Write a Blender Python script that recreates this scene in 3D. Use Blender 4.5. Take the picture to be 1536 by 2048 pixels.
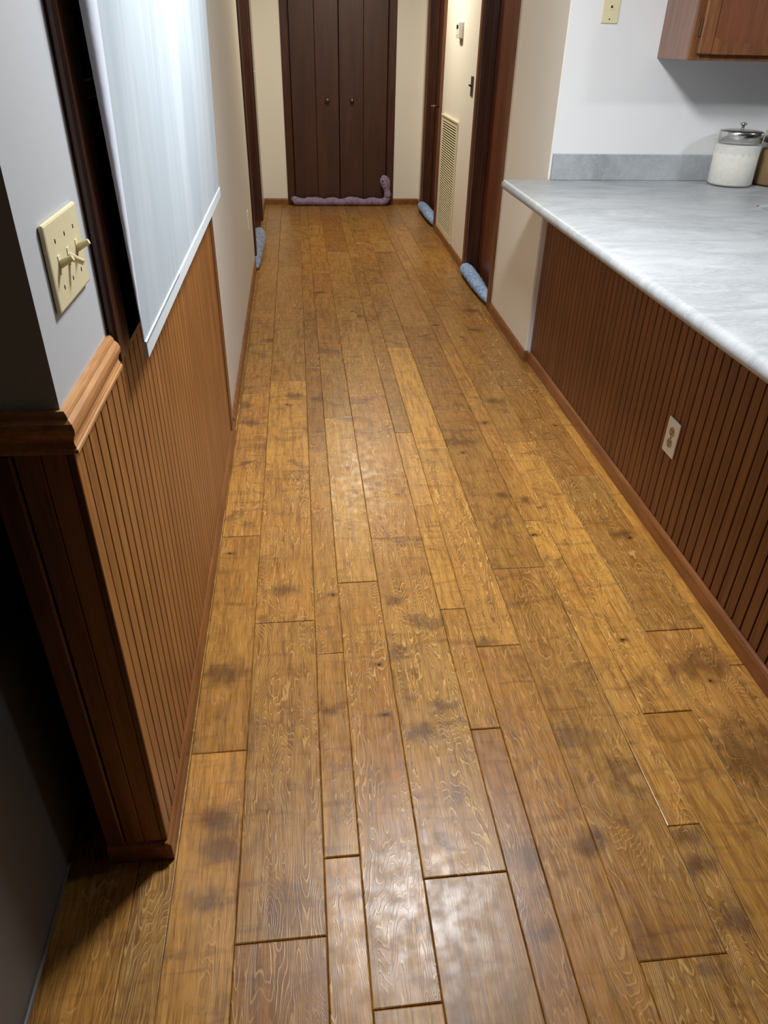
import bpy, bmesh, math, random
from mathutils import Matrix, Vector
random.seed(11)
D = bpy.data
C = bpy.context.scene.collection
for o in list(D.objects):
    D.objects.remove(o)

# ------------------------------------------------------------------ camera, world, lights, exposure
H_CAM, F_PX, PITCH, YAW, ROLL = 1.447, 1457.55, 0.578665, 0.117166, 0.0237157
fw = Vector((math.sin(YAW) * math.cos(PITCH), math.cos(YAW) * math.cos(PITCH), -math.sin(PITCH)))
rt = Vector((math.cos(YAW), -math.sin(YAW), 0))
up = rt.cross(fw)
r2 = math.cos(ROLL) * rt + math.sin(ROLL) * up
u2 = -math.sin(ROLL) * rt + math.cos(ROLL) * up
cd = D.cameras.new('camera')
cam = D.objects.new('camera', cd)
C.objects.link(cam)
cam.matrix_world = Matrix(((r2.x, u2.x, -fw.x, 0), (r2.y, u2.y, -fw.y, 0), (r2.z, u2.z, -fw.z, H_CAM), (0, 0, 0, 1)))
cd.sensor_fit = 'VERTICAL'
cd.sensor_height = 36
cd.sensor_width = 27
cd.lens = 36 * F_PX / 2048
cd.clip_start = 0.02
bpy.context.scene.camera = cam

w = D.worlds.new('world')
bpy.context.scene.world = w
w.use_nodes = True
w.node_tree.nodes['Background'].inputs[0].default_value = (0.7, 0.8, 1, 1)
w.node_tree.nodes['Background'].inputs[1].default_value = 0.004


def lamp(name, loc, size, watt, col):
    l = D.lights.new(name, 'AREA')
    l.shape = 'DISK'
    l.size = size
    l.energy = watt
    l.color = col
    o = D.objects.new(name, l)
    C.objects.link(o)
    o.location = loc
    return o


lamp('kitchen_lamp', (0.46, 2.03, 2.40), 0.42, 51, (0.98, 0.99, 1.0))
lamp('sink_lamp', (3.30, 1.62, 2.40), 0.30, 24, (0.92, 0.97, 1.0))
lamp('hall_lamp', (0.50, 6.25, 2.40), 0.22, 27, (1.0, 0.93, 0.74))

vs = bpy.context.scene.view_settings
vs.view_transform = 'Standard'
vs.look = 'None'
vs.gamma = 1
vs.use_curve_mapping = False
vs.exposure = 0.35


# ------------------------------------------------------------------ node helpers
def lin(c):
    return tuple((v / 255 / 12.92 if v / 255 <= 0.04045 else ((v / 255 + 0.055) / 1.055) ** 2.4) for v in c) + (1,)


class N:
    def __init__(s, name):
        s.m = D.materials.new(name)
        s.m.use_nodes = True
        s.t = s.m.node_tree
        s.b = s.t.nodes['Principled BSDF']

    def n(s, typ, **k):
        x = s.t.nodes.new('ShaderNode' + typ)
        for a, v in k.items():
            setattr(x, a, v)
        return x

    def put(s, sock, v):
        if v is None:
            return
        if isinstance(v, bpy.types.NodeSocket):
            s.t.links.new(v, sock)
        else:
            sock.default_value = v

    def math(s, op, a, b=None, c=None, clamp=False):
        x = s.n('Math', operation=op, use_clamp=clamp)
        for i, v in enumerate((a, b, c)):
            s.put(x.inputs[i], v)
        return x.outputs[0]

    def vec(s, op, a, b=None, scale=None):
        x = s.n('VectorMath', operation=op)
        s.put(x.inputs[0], a)
        s.put(x.inputs[1], b)
        if scale is not None:
            s.put(x.inputs[3], scale)
        return x.outputs[1] if op in ('LENGTH', 'DOT_PRODUCT', 'DISTANCE') else x.outputs[0]

    def coord(s, kind='Object'):
        return s.n('TexCoord').outputs[kind]

    def noise(s, v, sc=1.0, detail=2.0, rough=0.5, dist=0.0):
        x = s.n('TexNoise')
        s.put(x.inputs['Vector'], v)
        s.put(x.inputs['Scale'], sc)
        x.inputs['Detail'].default_value = detail
        x.inputs['Roughness'].default_value = rough
        x.inputs['Distortion'].default_value = dist
        return x.outputs[0]

    def ramp(s, f, a, b, lo=0.0, hi=1.0, smooth=True):
        x = s.n('MapRange', interpolation_type='SMOOTHSTEP' if smooth else 'LINEAR')
        s.put(x.inputs[0], f)
        for i, v in enumerate((a, b, lo, hi)):
            s.put(x.inputs[i + 1], v)
        return x.outputs[0]

    def mix(s, f, a, b, mode='MIX'):
        x = s.n('MixRGB', blend_type=mode)
        s.put(x.inputs[0], f)
        s.put(x.inputs[1], a)
        s.put(x.inputs[2], b)
        return x.outputs[0]

    def attr(s, name):
        x = s.n('Attribute', attribute_name=name)
        return x.outputs['Vector']

    def xyz(s, v):
        x = s.n('SeparateXYZ')
        s.put(x.inputs[0], v)
        return x.outputs

    def bump(s, h, strength=0.2, dist=0.01):
        x = s.n('Bump')
        x.inputs['Strength'].default_value = strength
        x.inputs['Distance'].default_value = dist
        s.put(x.inputs['Height'], h)
        s.t.links.new(x.outputs[0], s.b.inputs['Normal'])

    def set(s, **k):
        for a, v in k.items():
            s.put(s.b.inputs[a.replace('_', ' ')], v)
        return s.m


def plain(name, col, rough=0.5, metal=0.0, bump=0.0, bscale=300, **k):
    g = N(name)
    nz = g.noise(g.coord(), bscale, 3)
    c = g.mix(g.ramp(nz, 0.3, 0.7), tuple(v * 0.93 for v in lin(col)[:3]) + (1,), lin(col))
    if bump:
        g.bump(nz, bump, 0.002)
    return g.set(Base_Color=c, Roughness=rough, Metallic=metal, **k)


def wood(name, dark, light, stretch=(60, 60, 3), rough=0.4, bump=0.08, spec=0.5):
    g = N(name)
    info = g.n('ObjectInfo')
    off = g.vec('SCALE', (3.1, 5.7, 9.3), scale=g.math('MULTIPLY', info.outputs['Random'], 7.0))
    p = g.vec('ADD', g.coord(), off)
    v = g.vec('MULTIPLY', p, stretch)
    a = g.noise(v, 1.0, 5, 0.6, 0.4)
    fine = g.noise(g.vec('MULTIPLY', p, tuple(x * 6 for x in stretch)), 1.0, 3)
    f = g.math('ADD', g.math('MULTIPLY', a, 0.75), g.math('MULTIPLY', fine, 0.25))
    c = g.mix(g.ramp(f, 0.33, 0.67), lin(dark), lin(light))
    tone = g.math('MULTIPLY_ADD', info.outputs['Random'], 0.16, 0.92)
    c = g.mix(1.0, c, g.n('CombineXYZ').outputs[0], 'MULTIPLY') if False else g.vec('SCALE', c, scale=tone)
    g.bump(f, bump, 0.003)
    return g.set(Base_Color=c, Roughness=rough, Specular_IOR_Level=spec)


def paint(name, col, rough=0.6):
    g = N(name)
    nz = g.noise(g.coord(), 160, 4, 0.6)
    big = g.noise(g.coord(), 1.2, 2)
    c = g.mix(g.ramp(big, 0.3, 0.7), tuple(v * 0.96 for v in lin(col)[:3]) + (1,), lin(col))
    g.bump(nz, 0.06, 0.002)
    return g.set(Base_Color=c, Roughness=rough)


def fabric(name, a, b, rough=0.9):
    g = N(name)
    p = g.coord()
    n1 = g.noise(p, 45, 3)
    n2 = g.noise(p, 420, 2)
    c = g.mix(g.ramp(n1, 0.35, 0.65), lin(a), lin(b))
    g.bump(g.math('ADD', n2, g.math('MULTIPLY', n1, 1.5)), 0.5, 0.004)
    return g.set(Base_Color=c, Roughness=rough, Specular_IOR_Level=0.2)


def floor_material():
    g = N('hickory_plank')
    obj = g.coord('Object')
    pos = g.n('NewGeometry').outputs['Position']
    pv = g.xyz(g.attr('pv'))            # tone, figure, smoke
    seed = g.n('Attribute', attribute_name='sd').outputs['Vector']
    p = g.vec('ADD', obj, seed)
    # cathedral figure: contour lines of a stretched noise field
    low = g.noise(g.vec('MULTIPLY', p, (11, 1.7, 1)), 1.0, 2.4, 0.55, 0.35)
    ripple = g.noise(g.vec('MULTIPLY', p, (55, 16, 1)), 1.0, 2, 0.6)
    field = g.math('MULTIPLY_ADD', ripple, 0.035, low)
    saw = g.math('FRACT', g.math('MULTIPLY', field, g.math('MULTIPLY_ADD', pv[1], 34, 16)))
    line = g.math('SUBTRACT', 1.0, g.ramp(g.math('ABSOLUTE', g.math('SUBTRACT', saw, 0.5)), 0.02, 0.17))
    dline = g.math('SUBTRACT', 1.0, g.ramp(g.math('ABSOLUTE', g.math('SUBTRACT', saw, 0.66)), 0.02, 0.14))
    patch = g.ramp(g.math('MULTIPLY_ADD', pv[1], 0.16, g.noise(g.vec('MULTIPLY', p, (14, 4, 1)), 1.0, 2)), 0.44, 0.66)
    fine = g.noise(g.vec('MULTIPLY', p, (420, 16, 1)), 1.0, 4, 0.65)
    med = g.noise(g.vec('MULTIPLY', p, (60, 5, 1)), 1.0, 4, 0.6, 0.3)
    cross = g.noise(g.vec('MULTIPLY', p, (7, 34, 1)), 1.0, 3, 0.55, 0.6)
    smoke = g.noise(g.vec('MULTIPLY', p, (7, 9, 1)), 1.0, 4, 0.6, 1.2)
    base = g.mix(pv[0], lin((100, 63, 30)), lin((206, 150, 68)))
    ph = g.xyz(g.attr('ph'))
    base = g.mix(ph[0], base, lin((168, 98, 46)))
    base = g.mix(ph[1], base, lin((142, 112, 60)))
    hue = g.noise(g.vec('MULTIPLY', p, (5, 2.2, 1)), 1.0, 3)
    base = g.mix(g.ramp(hue, 0.35, 0.7, 0.0, 0.38), base, lin((158, 98, 42)))
    c = g.mix(g.ramp(med, 0.38, 0.68, 0, 0.50), base, lin((98, 62, 28)))
    c = g.mix(g.ramp(fine, 0.48, 0.68, 0, 0.55), c, lin((86, 54, 24)))
    c = g.mix(g.math('MULTIPLY', g.ramp(fine, 0.48, 0.32), 0.30), c, lin((226, 176, 98)))
    c = g.mix(g.ramp(cross, 0.52, 0.74, 0, 0.40), c, lin((92, 56, 26)))
    fa = g.math('MULTIPLY', g.math('MULTIPLY', line, patch), g.math('MULTIPLY', pv[1], 0.58))
    c = g.mix(fa, c, lin((226, 182, 112)))
    fb = g.math('MULTIPLY', g.math('MULTIPLY', dline, patch), g.math('MULTIPLY', pv[1], 0.55))
    c = g.mix(fb, c, lin((92, 58, 28)))
    sm = g.math('MULTIPLY', g.ramp(smoke, 0.53, 0.70), pv[2])
    c = g.mix(g.math('MULTIPLY', sm, 0.75), c, lin((84, 55, 32)))
    # knots and mineral stains at given places
    warp = g.n('TexNoise')
    g.put(warp.inputs['Vector'], g.vec('MULTIPLY', pos, (30, 22, 1)))
    warp.inputs['Scale'].default_value = 1
    warp.inputs['Detail'].default_value = 3
    wv = g.vec('SUBTRACT', warp.outputs['Color'], (0.5, 0.5, 0.5))
    for k in ('kn1', 'kn2', 'kn3'):
        kv = g.xyz(g.attr(k))
        cen = g.n('CombineXYZ')
        g.put(cen.inputs[0], kv[0])
        g.put(cen.inputs[1], kv[1])
        d = g.vec('MULTIPLY', g.vec('SUBTRACT', pos, cen.outputs[0]), (0.75, 1.15, 0))
        size = g.math('MAXIMUM', g.math('ABSOLUTE', kv[2]), 0.0001)
        d = g.vec('SCALE', d, scale=g.math('DIVIDE', 1.0, size))
        d = g.vec('ADD', d, g.vec('SCALE', wv, scale=1.5))
        dist = g.vec('LENGTH', g.vec('MULTIPLY', d, (1, 1, 0)))
        c = g.mix(g.ramp(dist, 1.05, 0.1, 0, 0.72), c, lin((82, 52, 27)))
        core = g.math('MULTIPLY', g.ramp(dist, 0.34, 0.12), g.math('GREATER_THAN', kv[2], 0.0))
        c = g.mix(core, c, lin((34, 20, 12)))
    for ox, oy, wx, wy in ((0.173, 1.075, 0.010, 0.022), (0.166, 1.115, 0.006, 0.02), (-0.207, 1.77, 0.007, 0.07), (0.02, 2.02, 0.006, 0.03)):
        d = g.vec('MULTIPLY', g.vec('SUBTRACT', pos, (ox, oy, 0)), (1 / wx, 1 / wy, 0))
        dist = g.vec('LENGTH', g.vec('ADD', d, g.vec('SCALE', wv, scale=1.3)))
        c = g.mix(g.ramp(dist, 1.05, 0.7, 0, 0.75), c, lin((170, 104, 28)))
    hgt = g.math('ADD', g.math('MULTIPLY', g.noise(g.vec('MULTIPLY', p, (9, 3, 1)), 1.0, 0.5), 0.8),
                 g.math('MULTIPLY', fine, 0.10))
    hgt = g.math('ADD', hgt, g.math('MULTIPLY', fa, 0.25))
    g.bump(hgt, 0.22, 0.004)
    r = g.ramp(g.noise(p, 30, 3), 0.3, 0.7, 0.28, 0.40)
    return g.set(Base_Color=c, Roughness=r, Specular_IOR_Level=0.38)


def laminate():
    g = N('grey_marble_laminate')
    p = g.coord()
    q = g.vec('ADD', p, g.vec('SCALE', g.n('TexNoise').outputs['Color'], scale=0.0))
    v1 = g.noise(g.vec('MULTIPLY', q, (3.2, 7, 3.2)), 1.0, 6, 0.65, 1.3)
    v2 = g.noise(g.vec('MULTIPLY', q, (9, 20, 9)), 1.0, 5, 0.6, 1.8)
    vein = g.ramp(g.math('ABSOLUTE', g.math('SUBTRACT', v2, 0.5)), 0.0, 0.045, 1, 0)
    c = g.mix(g.ramp(v1, 0.3, 0.7), lin((150, 154, 157)), lin((174, 178, 181)))
    c = g.mix(g.math('MULTIPLY', vein, 0.28), c, lin((196, 199, 202)))
    sp = g.noise(p, 700, 2)
    c = g.mix(g.ramp(sp, 0.62, 0.75, 0, 0.2), c, lin((146, 150, 154)))
    return g.set(Base_Color=c, Roughness=0.38, Specular_IOR_Level=0.45)


M = {}
M['floor'] = floor_material()
M['sub'] = plain('subfloor', (24, 15, 9), 0.9)
M['slat_l'] = wood('beadboard_honey', (120, 75, 37), (160, 107, 56), (55, 55, 2.5), 0.38)
M['slat_r'] = wood('beadboard_brown', (94, 54, 27), (126, 77, 40), (55, 55, 2.5), 0.45)
M['groove'] = plain('groove_backing', (34, 17, 8), 0.8)
M['trim'] = wood('stained_trim', (112, 68, 36), (150, 96, 52), (30, 3, 30), 0.35)
M['rail'] = wood('chair_rail_wood', (158, 106, 60), (194, 142, 90), (40, 4, 60), 0.42)
M['casing'] = wood('dark_casing_wood', (56, 31, 20), (80, 46, 28), (40, 40, 3), 0.32)
M['casing_l'] = wood('brown_casing_wood', (90, 52, 28), (118, 72, 40), (40, 40, 3), 0.35)
M['door'] = wood('red_brown_door', (86, 44, 26), (110, 60, 35), (24, 24, 1.6), 0.35, 0.03)
M['closet'] = wood('closet_door_wood', (60, 34, 21), (76, 44, 27), (16, 16, 1.2), 0.42, 0.03)
M['cab'] = wood('cabinet_oak', (104, 64, 38), (132, 85, 50), (40, 40, 4), 0.35)
M['cabpanel'] = wood('cabinet_panel_oak', (104, 58, 36), (126, 74, 45), (60, 60, 3), 0.4)
M['cabside'] = wood('cabinet_side', (126, 96, 82), (142, 112, 98), (50, 50, 4), 0.5, 0.02)
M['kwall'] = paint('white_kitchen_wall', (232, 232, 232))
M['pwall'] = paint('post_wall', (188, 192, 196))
M['hwall'] = paint('cream_hall_wall', (240, 235, 224))
M['lwall'] = paint('pale_wall', (206, 200, 190))
M['ceil'] = paint('ceiling_white', (200, 198, 194))
M['darkwall'] = paint('dim_room_wall', (52, 48, 45))  # outer walls coloured dark so that little light bounces back
M['lam'] = laminate()
M['almond'] = plain('almond_plastic', (226, 216, 176), 0.35)
M['ivory'] = plain('ivory_plastic', (232, 222, 182), 0.3)
M['white'] = plain('white_plastic', (236, 234, 228), 0.35)
M['tan'] = plain('tan_receptacle', (176, 162, 120), 0.4)
M['black'] = plain('black_slot', (14, 12, 12), 0.5)
M['thread'] = plain('grey_thread', (150, 158, 166), 0.8)
M['screw'] = plain('dark_screw', (58, 50, 38), 0.4, 0.6)
M['steel'] = plain('brushed_steel', (216, 214, 210), 0.22, 1.0)
M['bronze'] = plain('bronze_metal', (120, 100, 78), 0.35, 0.9)
M['chrome'] = plain('switch_plate_metal', (120, 112, 100), 0.3, 0.9)
M['vent'] = plain('cream_vent_enamel', (232, 222, 190), 0.4)
M['ventdark'] = plain('vent_shadow', (36, 29, 20), 0.8)
M['blue'] = fabric('blue_towelling', (128, 156, 204), (172, 198, 232))
M['greyblue'] = fabric('grey_blue_towelling', (110, 118, 142), (150, 158, 178))
M['lav'] = fabric('lavender_fleece', (138, 120, 150), (160, 142, 170))
M['lavdark'] = plain('dark_stitch', (62, 54, 84), 0.9)
M['leather'] = plain('dark_grey_leather', (84, 83, 82), 0.45, 0, 0.15, 900)
M['flour'] = plain('white_flour', (240, 236, 226), 0.9, 0, 0.2, 60)
M['brown'] = plain('brown_contents', (150, 122, 84), 0.8, 0, 0.4, 90)


def glassy(name, tint, rough, trans, alpha=1.0):
    g = N(name)
    nz = g.noise(g.coord(), 40, 3)
    g.bump(nz, 0.15 if rough > 0.1 else 0.0, 0.004)
    m = g.set(Base_Color=lin(tint), Roughness=rough, Transmission_Weight=trans, IOR=1.3, Alpha=alpha)
    return m


M['glass'] = glassy('clear_glass', (245, 250, 250), 0.02, 1.0, 0.35)
M['bag'] = glassy('clear_plastic_bag', (240, 244, 246), 0.18, 0.6, 0.35)


def shade_mat():
    g = N('white_shade_fabric')
    p = g.coord()
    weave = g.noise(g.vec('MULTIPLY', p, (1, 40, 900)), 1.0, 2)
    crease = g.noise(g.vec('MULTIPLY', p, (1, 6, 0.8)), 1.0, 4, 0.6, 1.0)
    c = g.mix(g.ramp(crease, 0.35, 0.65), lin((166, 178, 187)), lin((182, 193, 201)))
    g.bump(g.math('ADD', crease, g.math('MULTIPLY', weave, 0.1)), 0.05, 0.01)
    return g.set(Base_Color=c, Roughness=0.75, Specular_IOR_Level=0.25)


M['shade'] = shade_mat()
M['hem'] = plain('white_hem', (204, 214, 220), 0.6)
M['film'] = glassy('shade_edge_film', (206, 212, 226), 0.5, 0.0, 0.93)


# ------------------------------------------------------------------ mesh helpers
class B:
    def __init__(s):
        s.bm = bmesh.new()

    def box(s, x0, x1, y0, y1, z0, z1, bev=0.0, seg=1):
        vs_ = [s.bm.verts.new(v) for v in ((x0, y0, z0), (x1, y0, z0), (x1, y1, z0), (x0, y1, z0), (x0, y0, z1), (x1, y0, z1), (x1, y1, z1), (x0, y1, z1))]
        fs = [s.bm.faces.new([vs_[i] for i in q]) for q in ((3, 2, 1, 0), (4, 5, 6, 7), (0, 1, 5, 4), (1, 2, 6, 5), (2, 3, 7, 6), (3, 0, 4, 7))]
        if bev:
            es = list({e for f in fs for e in f.edges})
            bmesh.ops.bevel(s.bm, geom=es, offset=bev, segments=seg, profile=0.5, affect='EDGES')
        return s

    def prism(s, prof, axis, a, b):
        """extrude a closed 2-D profile along axis 'x','y' or 'z' from a to b"""
        def P(u, v, t):
            return {'x': (t, u, v), 'y': (u, t, v), 'z': (u, v, t)}[axis]
        lo = [s.bm.verts.new(P(u, v, a)) for u, v in prof]
        hi = [s.bm.verts.new(P(u, v, b)) for u, v in prof]
        n = len(prof)
        s.bm.faces.new(lo[::-1])
        s.bm.faces.new(hi)
        for i in range(n):
            s.bm.faces.new((lo[i], lo[(i + 1) % n], hi[(i + 1) % n], hi[i]))
        return s

    def lathe(s, prof, c=(0, 0, 0), seg=32, axis='z'):
        rings = []
        for r, h in prof:
            ring = []
            for i in range(seg):
                t = 2 * math.pi * i / seg
                a, b = r * math.cos(t), r * math.sin(t)
                v = {'z': (a, b, h), 'y': (a, h, b), 'x': (h, a, b)}[axis]
                ring.append(s.bm.verts.new((v[0] + c[0], v[1] + c[1], v[2] + c[2])))
            rings.append(ring)
        for j in range(len(rings) - 1):
            for i in range(seg):
                k = (i + 1) % seg
                s.bm.faces.new((rings[j][i], rings[j][k], rings[j + 1][k], rings[j + 1][i]))
        s.bm.faces.new(rings[0][::-1])
        s.bm.faces.new(rings[-1])
        return s

    def tube(s, pts, rad, seg=16, squash=1.0, rip=0.0, ripn=9, cap=True):
        pts = [Vector(p) for p in pts]
        rings = []
        ref = Vector((0, 0, 1))
        for i, p in enumerate(pts):
            d = (pts[min(i + 1, len(pts) - 1)] - pts[max(i - 1, 0)]).normalized()
            if abs(d.dot(ref)) > 0.97:
                ref = Vector((0, 1, 0))
            a = d.cross(ref).normalized()
            b = a.cross(d).normalized()
            ring = []
            for k in range(seg):
                t = 2 * math.pi * k / seg
                q = 1 + rip * math.sin(ripn * i * 0.37 + 2 * t) * math.sin(1.7 * i + t) + rip * 0.6 * math.sin(3 * t + i * 1.3)
                ring.append(s.bm.verts.new(p + (a * math.cos(t) + b * math.sin(t) * squash) * rad[i] * q))
            rings.append(ring)
        for j in range(len(rings) - 1):
            for i in range(seg):
                k = (i + 1) % seg
                s.bm.faces.new((rings[j][i], rings[j][k], rings[j + 1][k], rings[j + 1][i]))
        if cap:
            s.bm.faces.new(rings[0][::-1])
            s.bm.faces.new(rings[-1])
        return s

    def make(s, name, mat, parent=None, smooth=False, loc=None):
        bmesh.ops.recalc_face_normals(s.bm, faces=s.bm.faces[:])
        me = D.meshes.new(name)
        s.bm.to_mesh(me)
        s.bm.free()
        if mat is not None:
            me.materials.append(M[mat] if isinstance(mat, str) else mat)
        if smooth:
            for p in me.polygons:
                p.use_smooth = True
        o = D.objects.new(name, me)
        C.objects.link(o)
        o.parent = parent
        if loc:
            o.location = loc
        return o


def tag(o, label=None, cat=None, group=None, kind=None):
    for k, v in (('label', label), ('category', cat), ('group', group), ('kind', kind)):
        if v:
            o[k] = v
    return o


def empty(name, loc=(0, 0, 0), rz=0.0, **k):
    o = D.objects.new(name, None)
    C.objects.link(o)
    o.location = loc
    o.rotation_euler = (0, 0, rz)
    o.empty_display_size = 0.05
    return tag(o, **k)


def share(o, parent, loc):
    c = o.copy()
    C.objects.link(c)
    c.parent = parent
    c.location = loc
    return c


def struct(b, name, mat, label=None, cat=None, parent=None):
    return tag(b.make(name, mat, parent), label, cat, kind='structure')


# frames of the two hall walls (they run a little out of square)
RA, RB = Vector((1.163, 3.62, 0)), Vector((1.210, 7.93, 0))
LA, LB = Vector((-0.331, 2.875, 0)), Vector((-0.358, 7.93, 0))
R_ROT = math.atan2((RB - RA).y, (RB - RA).x)
L_ROT = math.atan2((LB - LA).y, (LB - LA).x)
R_LEN, L_LEN = (RB - RA).length, (LB - LA).length
CEIL = 2.44

# ------------------------------------------------------------------ floor
floor = struct(B().box(-3.2, 4.4, -3.2, 8.2, -0.10, -0.014), 'floor', 'sub', 'brown wooden plank floor of mixed widths running down the hallway', 'floor')
COLS = [
    (-1.44, -1.31, [], []), (-1.31, -1.135, [], []), (-1.135, -1.06, [], []), (-1.06, -0.93, [], []), (-0.93, -0.755, [], []), (-0.755, -0.68, [], []),
    (-0.68, -0.561, [], []), (-0.561, -0.386, [], [0.62]), (-0.386, -0.311, [], [0.72]),
    (-0.311, -0.18, [1.181, 2.086, 3.278, 4.478, 5.711], [.88, .58, .74, .55, .5, .45]),
    (-0.18, -0.005, [0.73, 1.636, 2.531, 3.426, 4.331, 5.564, 6.435], [.42, .55, .6, .78, .5, .5, .42]),
    (-0.005, 0.071, [0.888, 1.494, 2.68, 2.854, 3.583, 4.476, 5.093], [.95, .72, .55, .38, .32, .28, .5]),
    (0.071, 0.197, [0.595, 1.804, 2.991, 3.889, 5.394], [.62, .55, .82, .5, .5]),
    (0.197, 0.372, [0.825, 2.038, 3.217, 4.118, 5.037, 5.972], [.42, .66, .58, .6, .55]),
    (0.372, 0.448, [1.195, 1.651, 2.236, 2.824, 3.423, 4.327], [.34, .6, .72, .78, .4, .45]),
    (0.448, 0.577, [1.484, 2.674, 3.862, 4.777], [.58, .66, .92, .5]),
    (0.577, 0.752, [0.627, 1.837, 3.026, 4.205], [.55, .5, .40, .45]),
    (0.752, 0.827, [0.894, 2.105, 3.912], [.62, .74, .66]),
    (0.827, 0.959, [1.207, 2.705, 3.598], [.55, .80, .55]),
    (0.959, 1.137, [1.507, 2.407, 3.298], [.62, .48, .45]),
    (1.137, 1.225, [1.353, 2.258, 3.164], [.7, .8, .85]),
]
# (x, y, size): size < 0 is a smoky stain without a dark core
KNOTS = [(.164, 1.437, .022), (.163, 1.26, .016), (1.05, 1.36, -.10), (1.057, 1.30, .018), (1.03, 1.05, -.20), (1.09, .95, -.17), (.79, .86, -.05),
         (.785, .80, -.045), (.80, .69, -.06), (.565, .87, -.045), (.43, .85, -.06), (.42, .70, -.035), (1.077, 1.992, -.05), (1.1, 1.97, .016), (.883, 1.476, .02),
         (.985, 1.23, .02), (.769, 2.015, .022), (.633, 2.627, .022), (.64, 2.72, -.09), (.792, 2.893, .03), (-.095, 3.138, .025), (-.06, 3.24, -.07), (-.26, 1.44, -.06),
         (-.235, 1.0, -.05), (-.22, .935, -.06), (-.24, .82, -.04), (.256, 1.196, -.05), (.30, 1.281, -.03), (.47, 1.49, -.05), (.234, 1.707, -.035), (-.277, 1.987, .018),
         (-.094, 1.782, -.05), (.052, 1.746, .016), (.03, 1.29, -.035), (.80, 2.242, -.04), (1.1, 2.853, .018), (-.25, 2.965, -.05), (.88, 3.13, -.05),
         (1.05, 4.48, -.06), (1.0, 4.12, -.05), (.78, 4.218, .03), (.72, 2.283, -.04), (.05, 3.2, -.04), (-.2, 4.0, -.05), (.11, 4.9, -.05), (.3, 4.5, .02), (.9, 4.0, .02)]
far_len = [0.3, 0.6, 0.6, 0.9, 0.9, 1.2]
for ci, (x0, x1, ends, tones) in enumerate(COLS):
    ys = sorted(ends)
    y = ys[0] if ys else 0.2 + 0.37 * ci % 0.9
    if not ys:
        ys = [y]
    tones = list(tones)
    lo = [ys[0] - (1.2 if ends else 0.9)]
    while lo[0] > -0.35:
        lo.insert(0, lo[0] - 0.9)
    yfar = 7.93 if x0 > -0.45 else 2.4
    hi = []
    y = ys[-1]
    while y < yfar - 0.25:
        y = min(y + random.choice(far_len), yfar)
        if yfar - y < 0.28:
            y = yfar
        hi.append(y)
    allY = lo + ys + hi
    for k in range(len(allY) - 1):
        a, b = allY[k], allY[k + 1]
        ti = k - (len(lo) - 1)
        tone = tones[ti] if 0 <= ti < len(tones) else random.uniform(0.35, 0.6)
        g, ge = 0.0005, 0.0010
        bb = B()
        W, L = x1 - x0 - 2 * g, b - a - 2 * ge
        c1, c2, dz = 0.0022, 0.0016, random.uniform(-0.0007, 0.0007)
        t1, t2 = random.uniform(-.0006, .0006), random.uniform(-.0006, .0006)
        bot = [(-W / 2, -L / 2), (W / 2, -L / 2), (W / 2, L / 2), (-W / 2, L / 2)]
        top = [(-W / 2 + c1, -L / 2 + c1), (W / 2 - c1, -L / 2 + c1), (W / 2 - c1, L / 2 - c1), (-W / 2 + c1, L / 2 - c1)]
        v0 = [bb.bm.verts.new((u, v, -0.0135)) for u, v in bot]
        v1 = [bb.bm.verts.new((u, v, dz - c2)) for u, v in bot]
        v2 = [bb.bm.verts.new((u, v, dz + (t1 if u > 0 else -t1) + (t2 if v > 0 else -t2))) for u, v in top]
        for i in range(4):
            j = (i + 1) % 4
            bb.bm.faces.new((v0[i], v0[j], v1[j], v1[i]))
            bb.bm.faces.new((v1[i], v1[j], v2[j], v2[i]))
        bb.bm.faces.new(v2)
        bb.bm.faces.new(v0[::-1])
        o = bb.make('plank', 'floor', floor, loc=((x0 + x1) / 2, (a + b) / 2, 0))
        me = o.data
        near = [q for q in KNOTS if x0 - 0.012 <= q[0] <= x1 + 0.012 and a <= q[1] <= b]
        near += [(0, -9, 0.0)] * 3
        hr = random.random()
        vals = {'ph': (random.uniform(.04, .22) if hr < .33 else 0.0, random.uniform(.10, .32) if hr > .62 else 0.0, 0), 'pv': ((tone - 0.55) * 1.35 + 0.60 + random.uniform(-.06, .06), random.choice((.25, .5, .75, .9)), random.uniform(.25, .8)),
                'sd': (random.uniform(0, 40), random.uniform(0, 40), random.uniform(0, 40)), 'kn1': near[0], 'kn2': near[1], 'kn3': near[2]}
        for nm, v in vals.items():
            at = me.attributes.new(nm, 'FLOAT_VECTOR', 'POINT')
            at.data.foreach_set('vector', [t for _ in me.vertices for t in v])

# ------------------------------------------------------------------ room shell
struct(B().box(-3.2, 4.4, -3.2, 8.2, CEIL, CEIL + 0.05), 'ceiling', 'ceil', 'flat white ceiling over the hallway and kitchen', 'ceiling')
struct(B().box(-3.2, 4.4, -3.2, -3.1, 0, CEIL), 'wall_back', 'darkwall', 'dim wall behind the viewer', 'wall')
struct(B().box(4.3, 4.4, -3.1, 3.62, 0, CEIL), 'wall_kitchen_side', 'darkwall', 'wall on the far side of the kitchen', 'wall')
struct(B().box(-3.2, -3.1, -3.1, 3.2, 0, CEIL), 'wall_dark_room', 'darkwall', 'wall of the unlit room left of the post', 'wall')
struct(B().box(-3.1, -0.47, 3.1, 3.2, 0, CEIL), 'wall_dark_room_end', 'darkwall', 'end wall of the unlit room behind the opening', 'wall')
struct(B().box(1.169, 4.3, 3.62, 3.73, 0, CEIL), 'wall_kitchen', 'kwall', 'white kitchen wall above the grey backsplash', 'wall')
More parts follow.
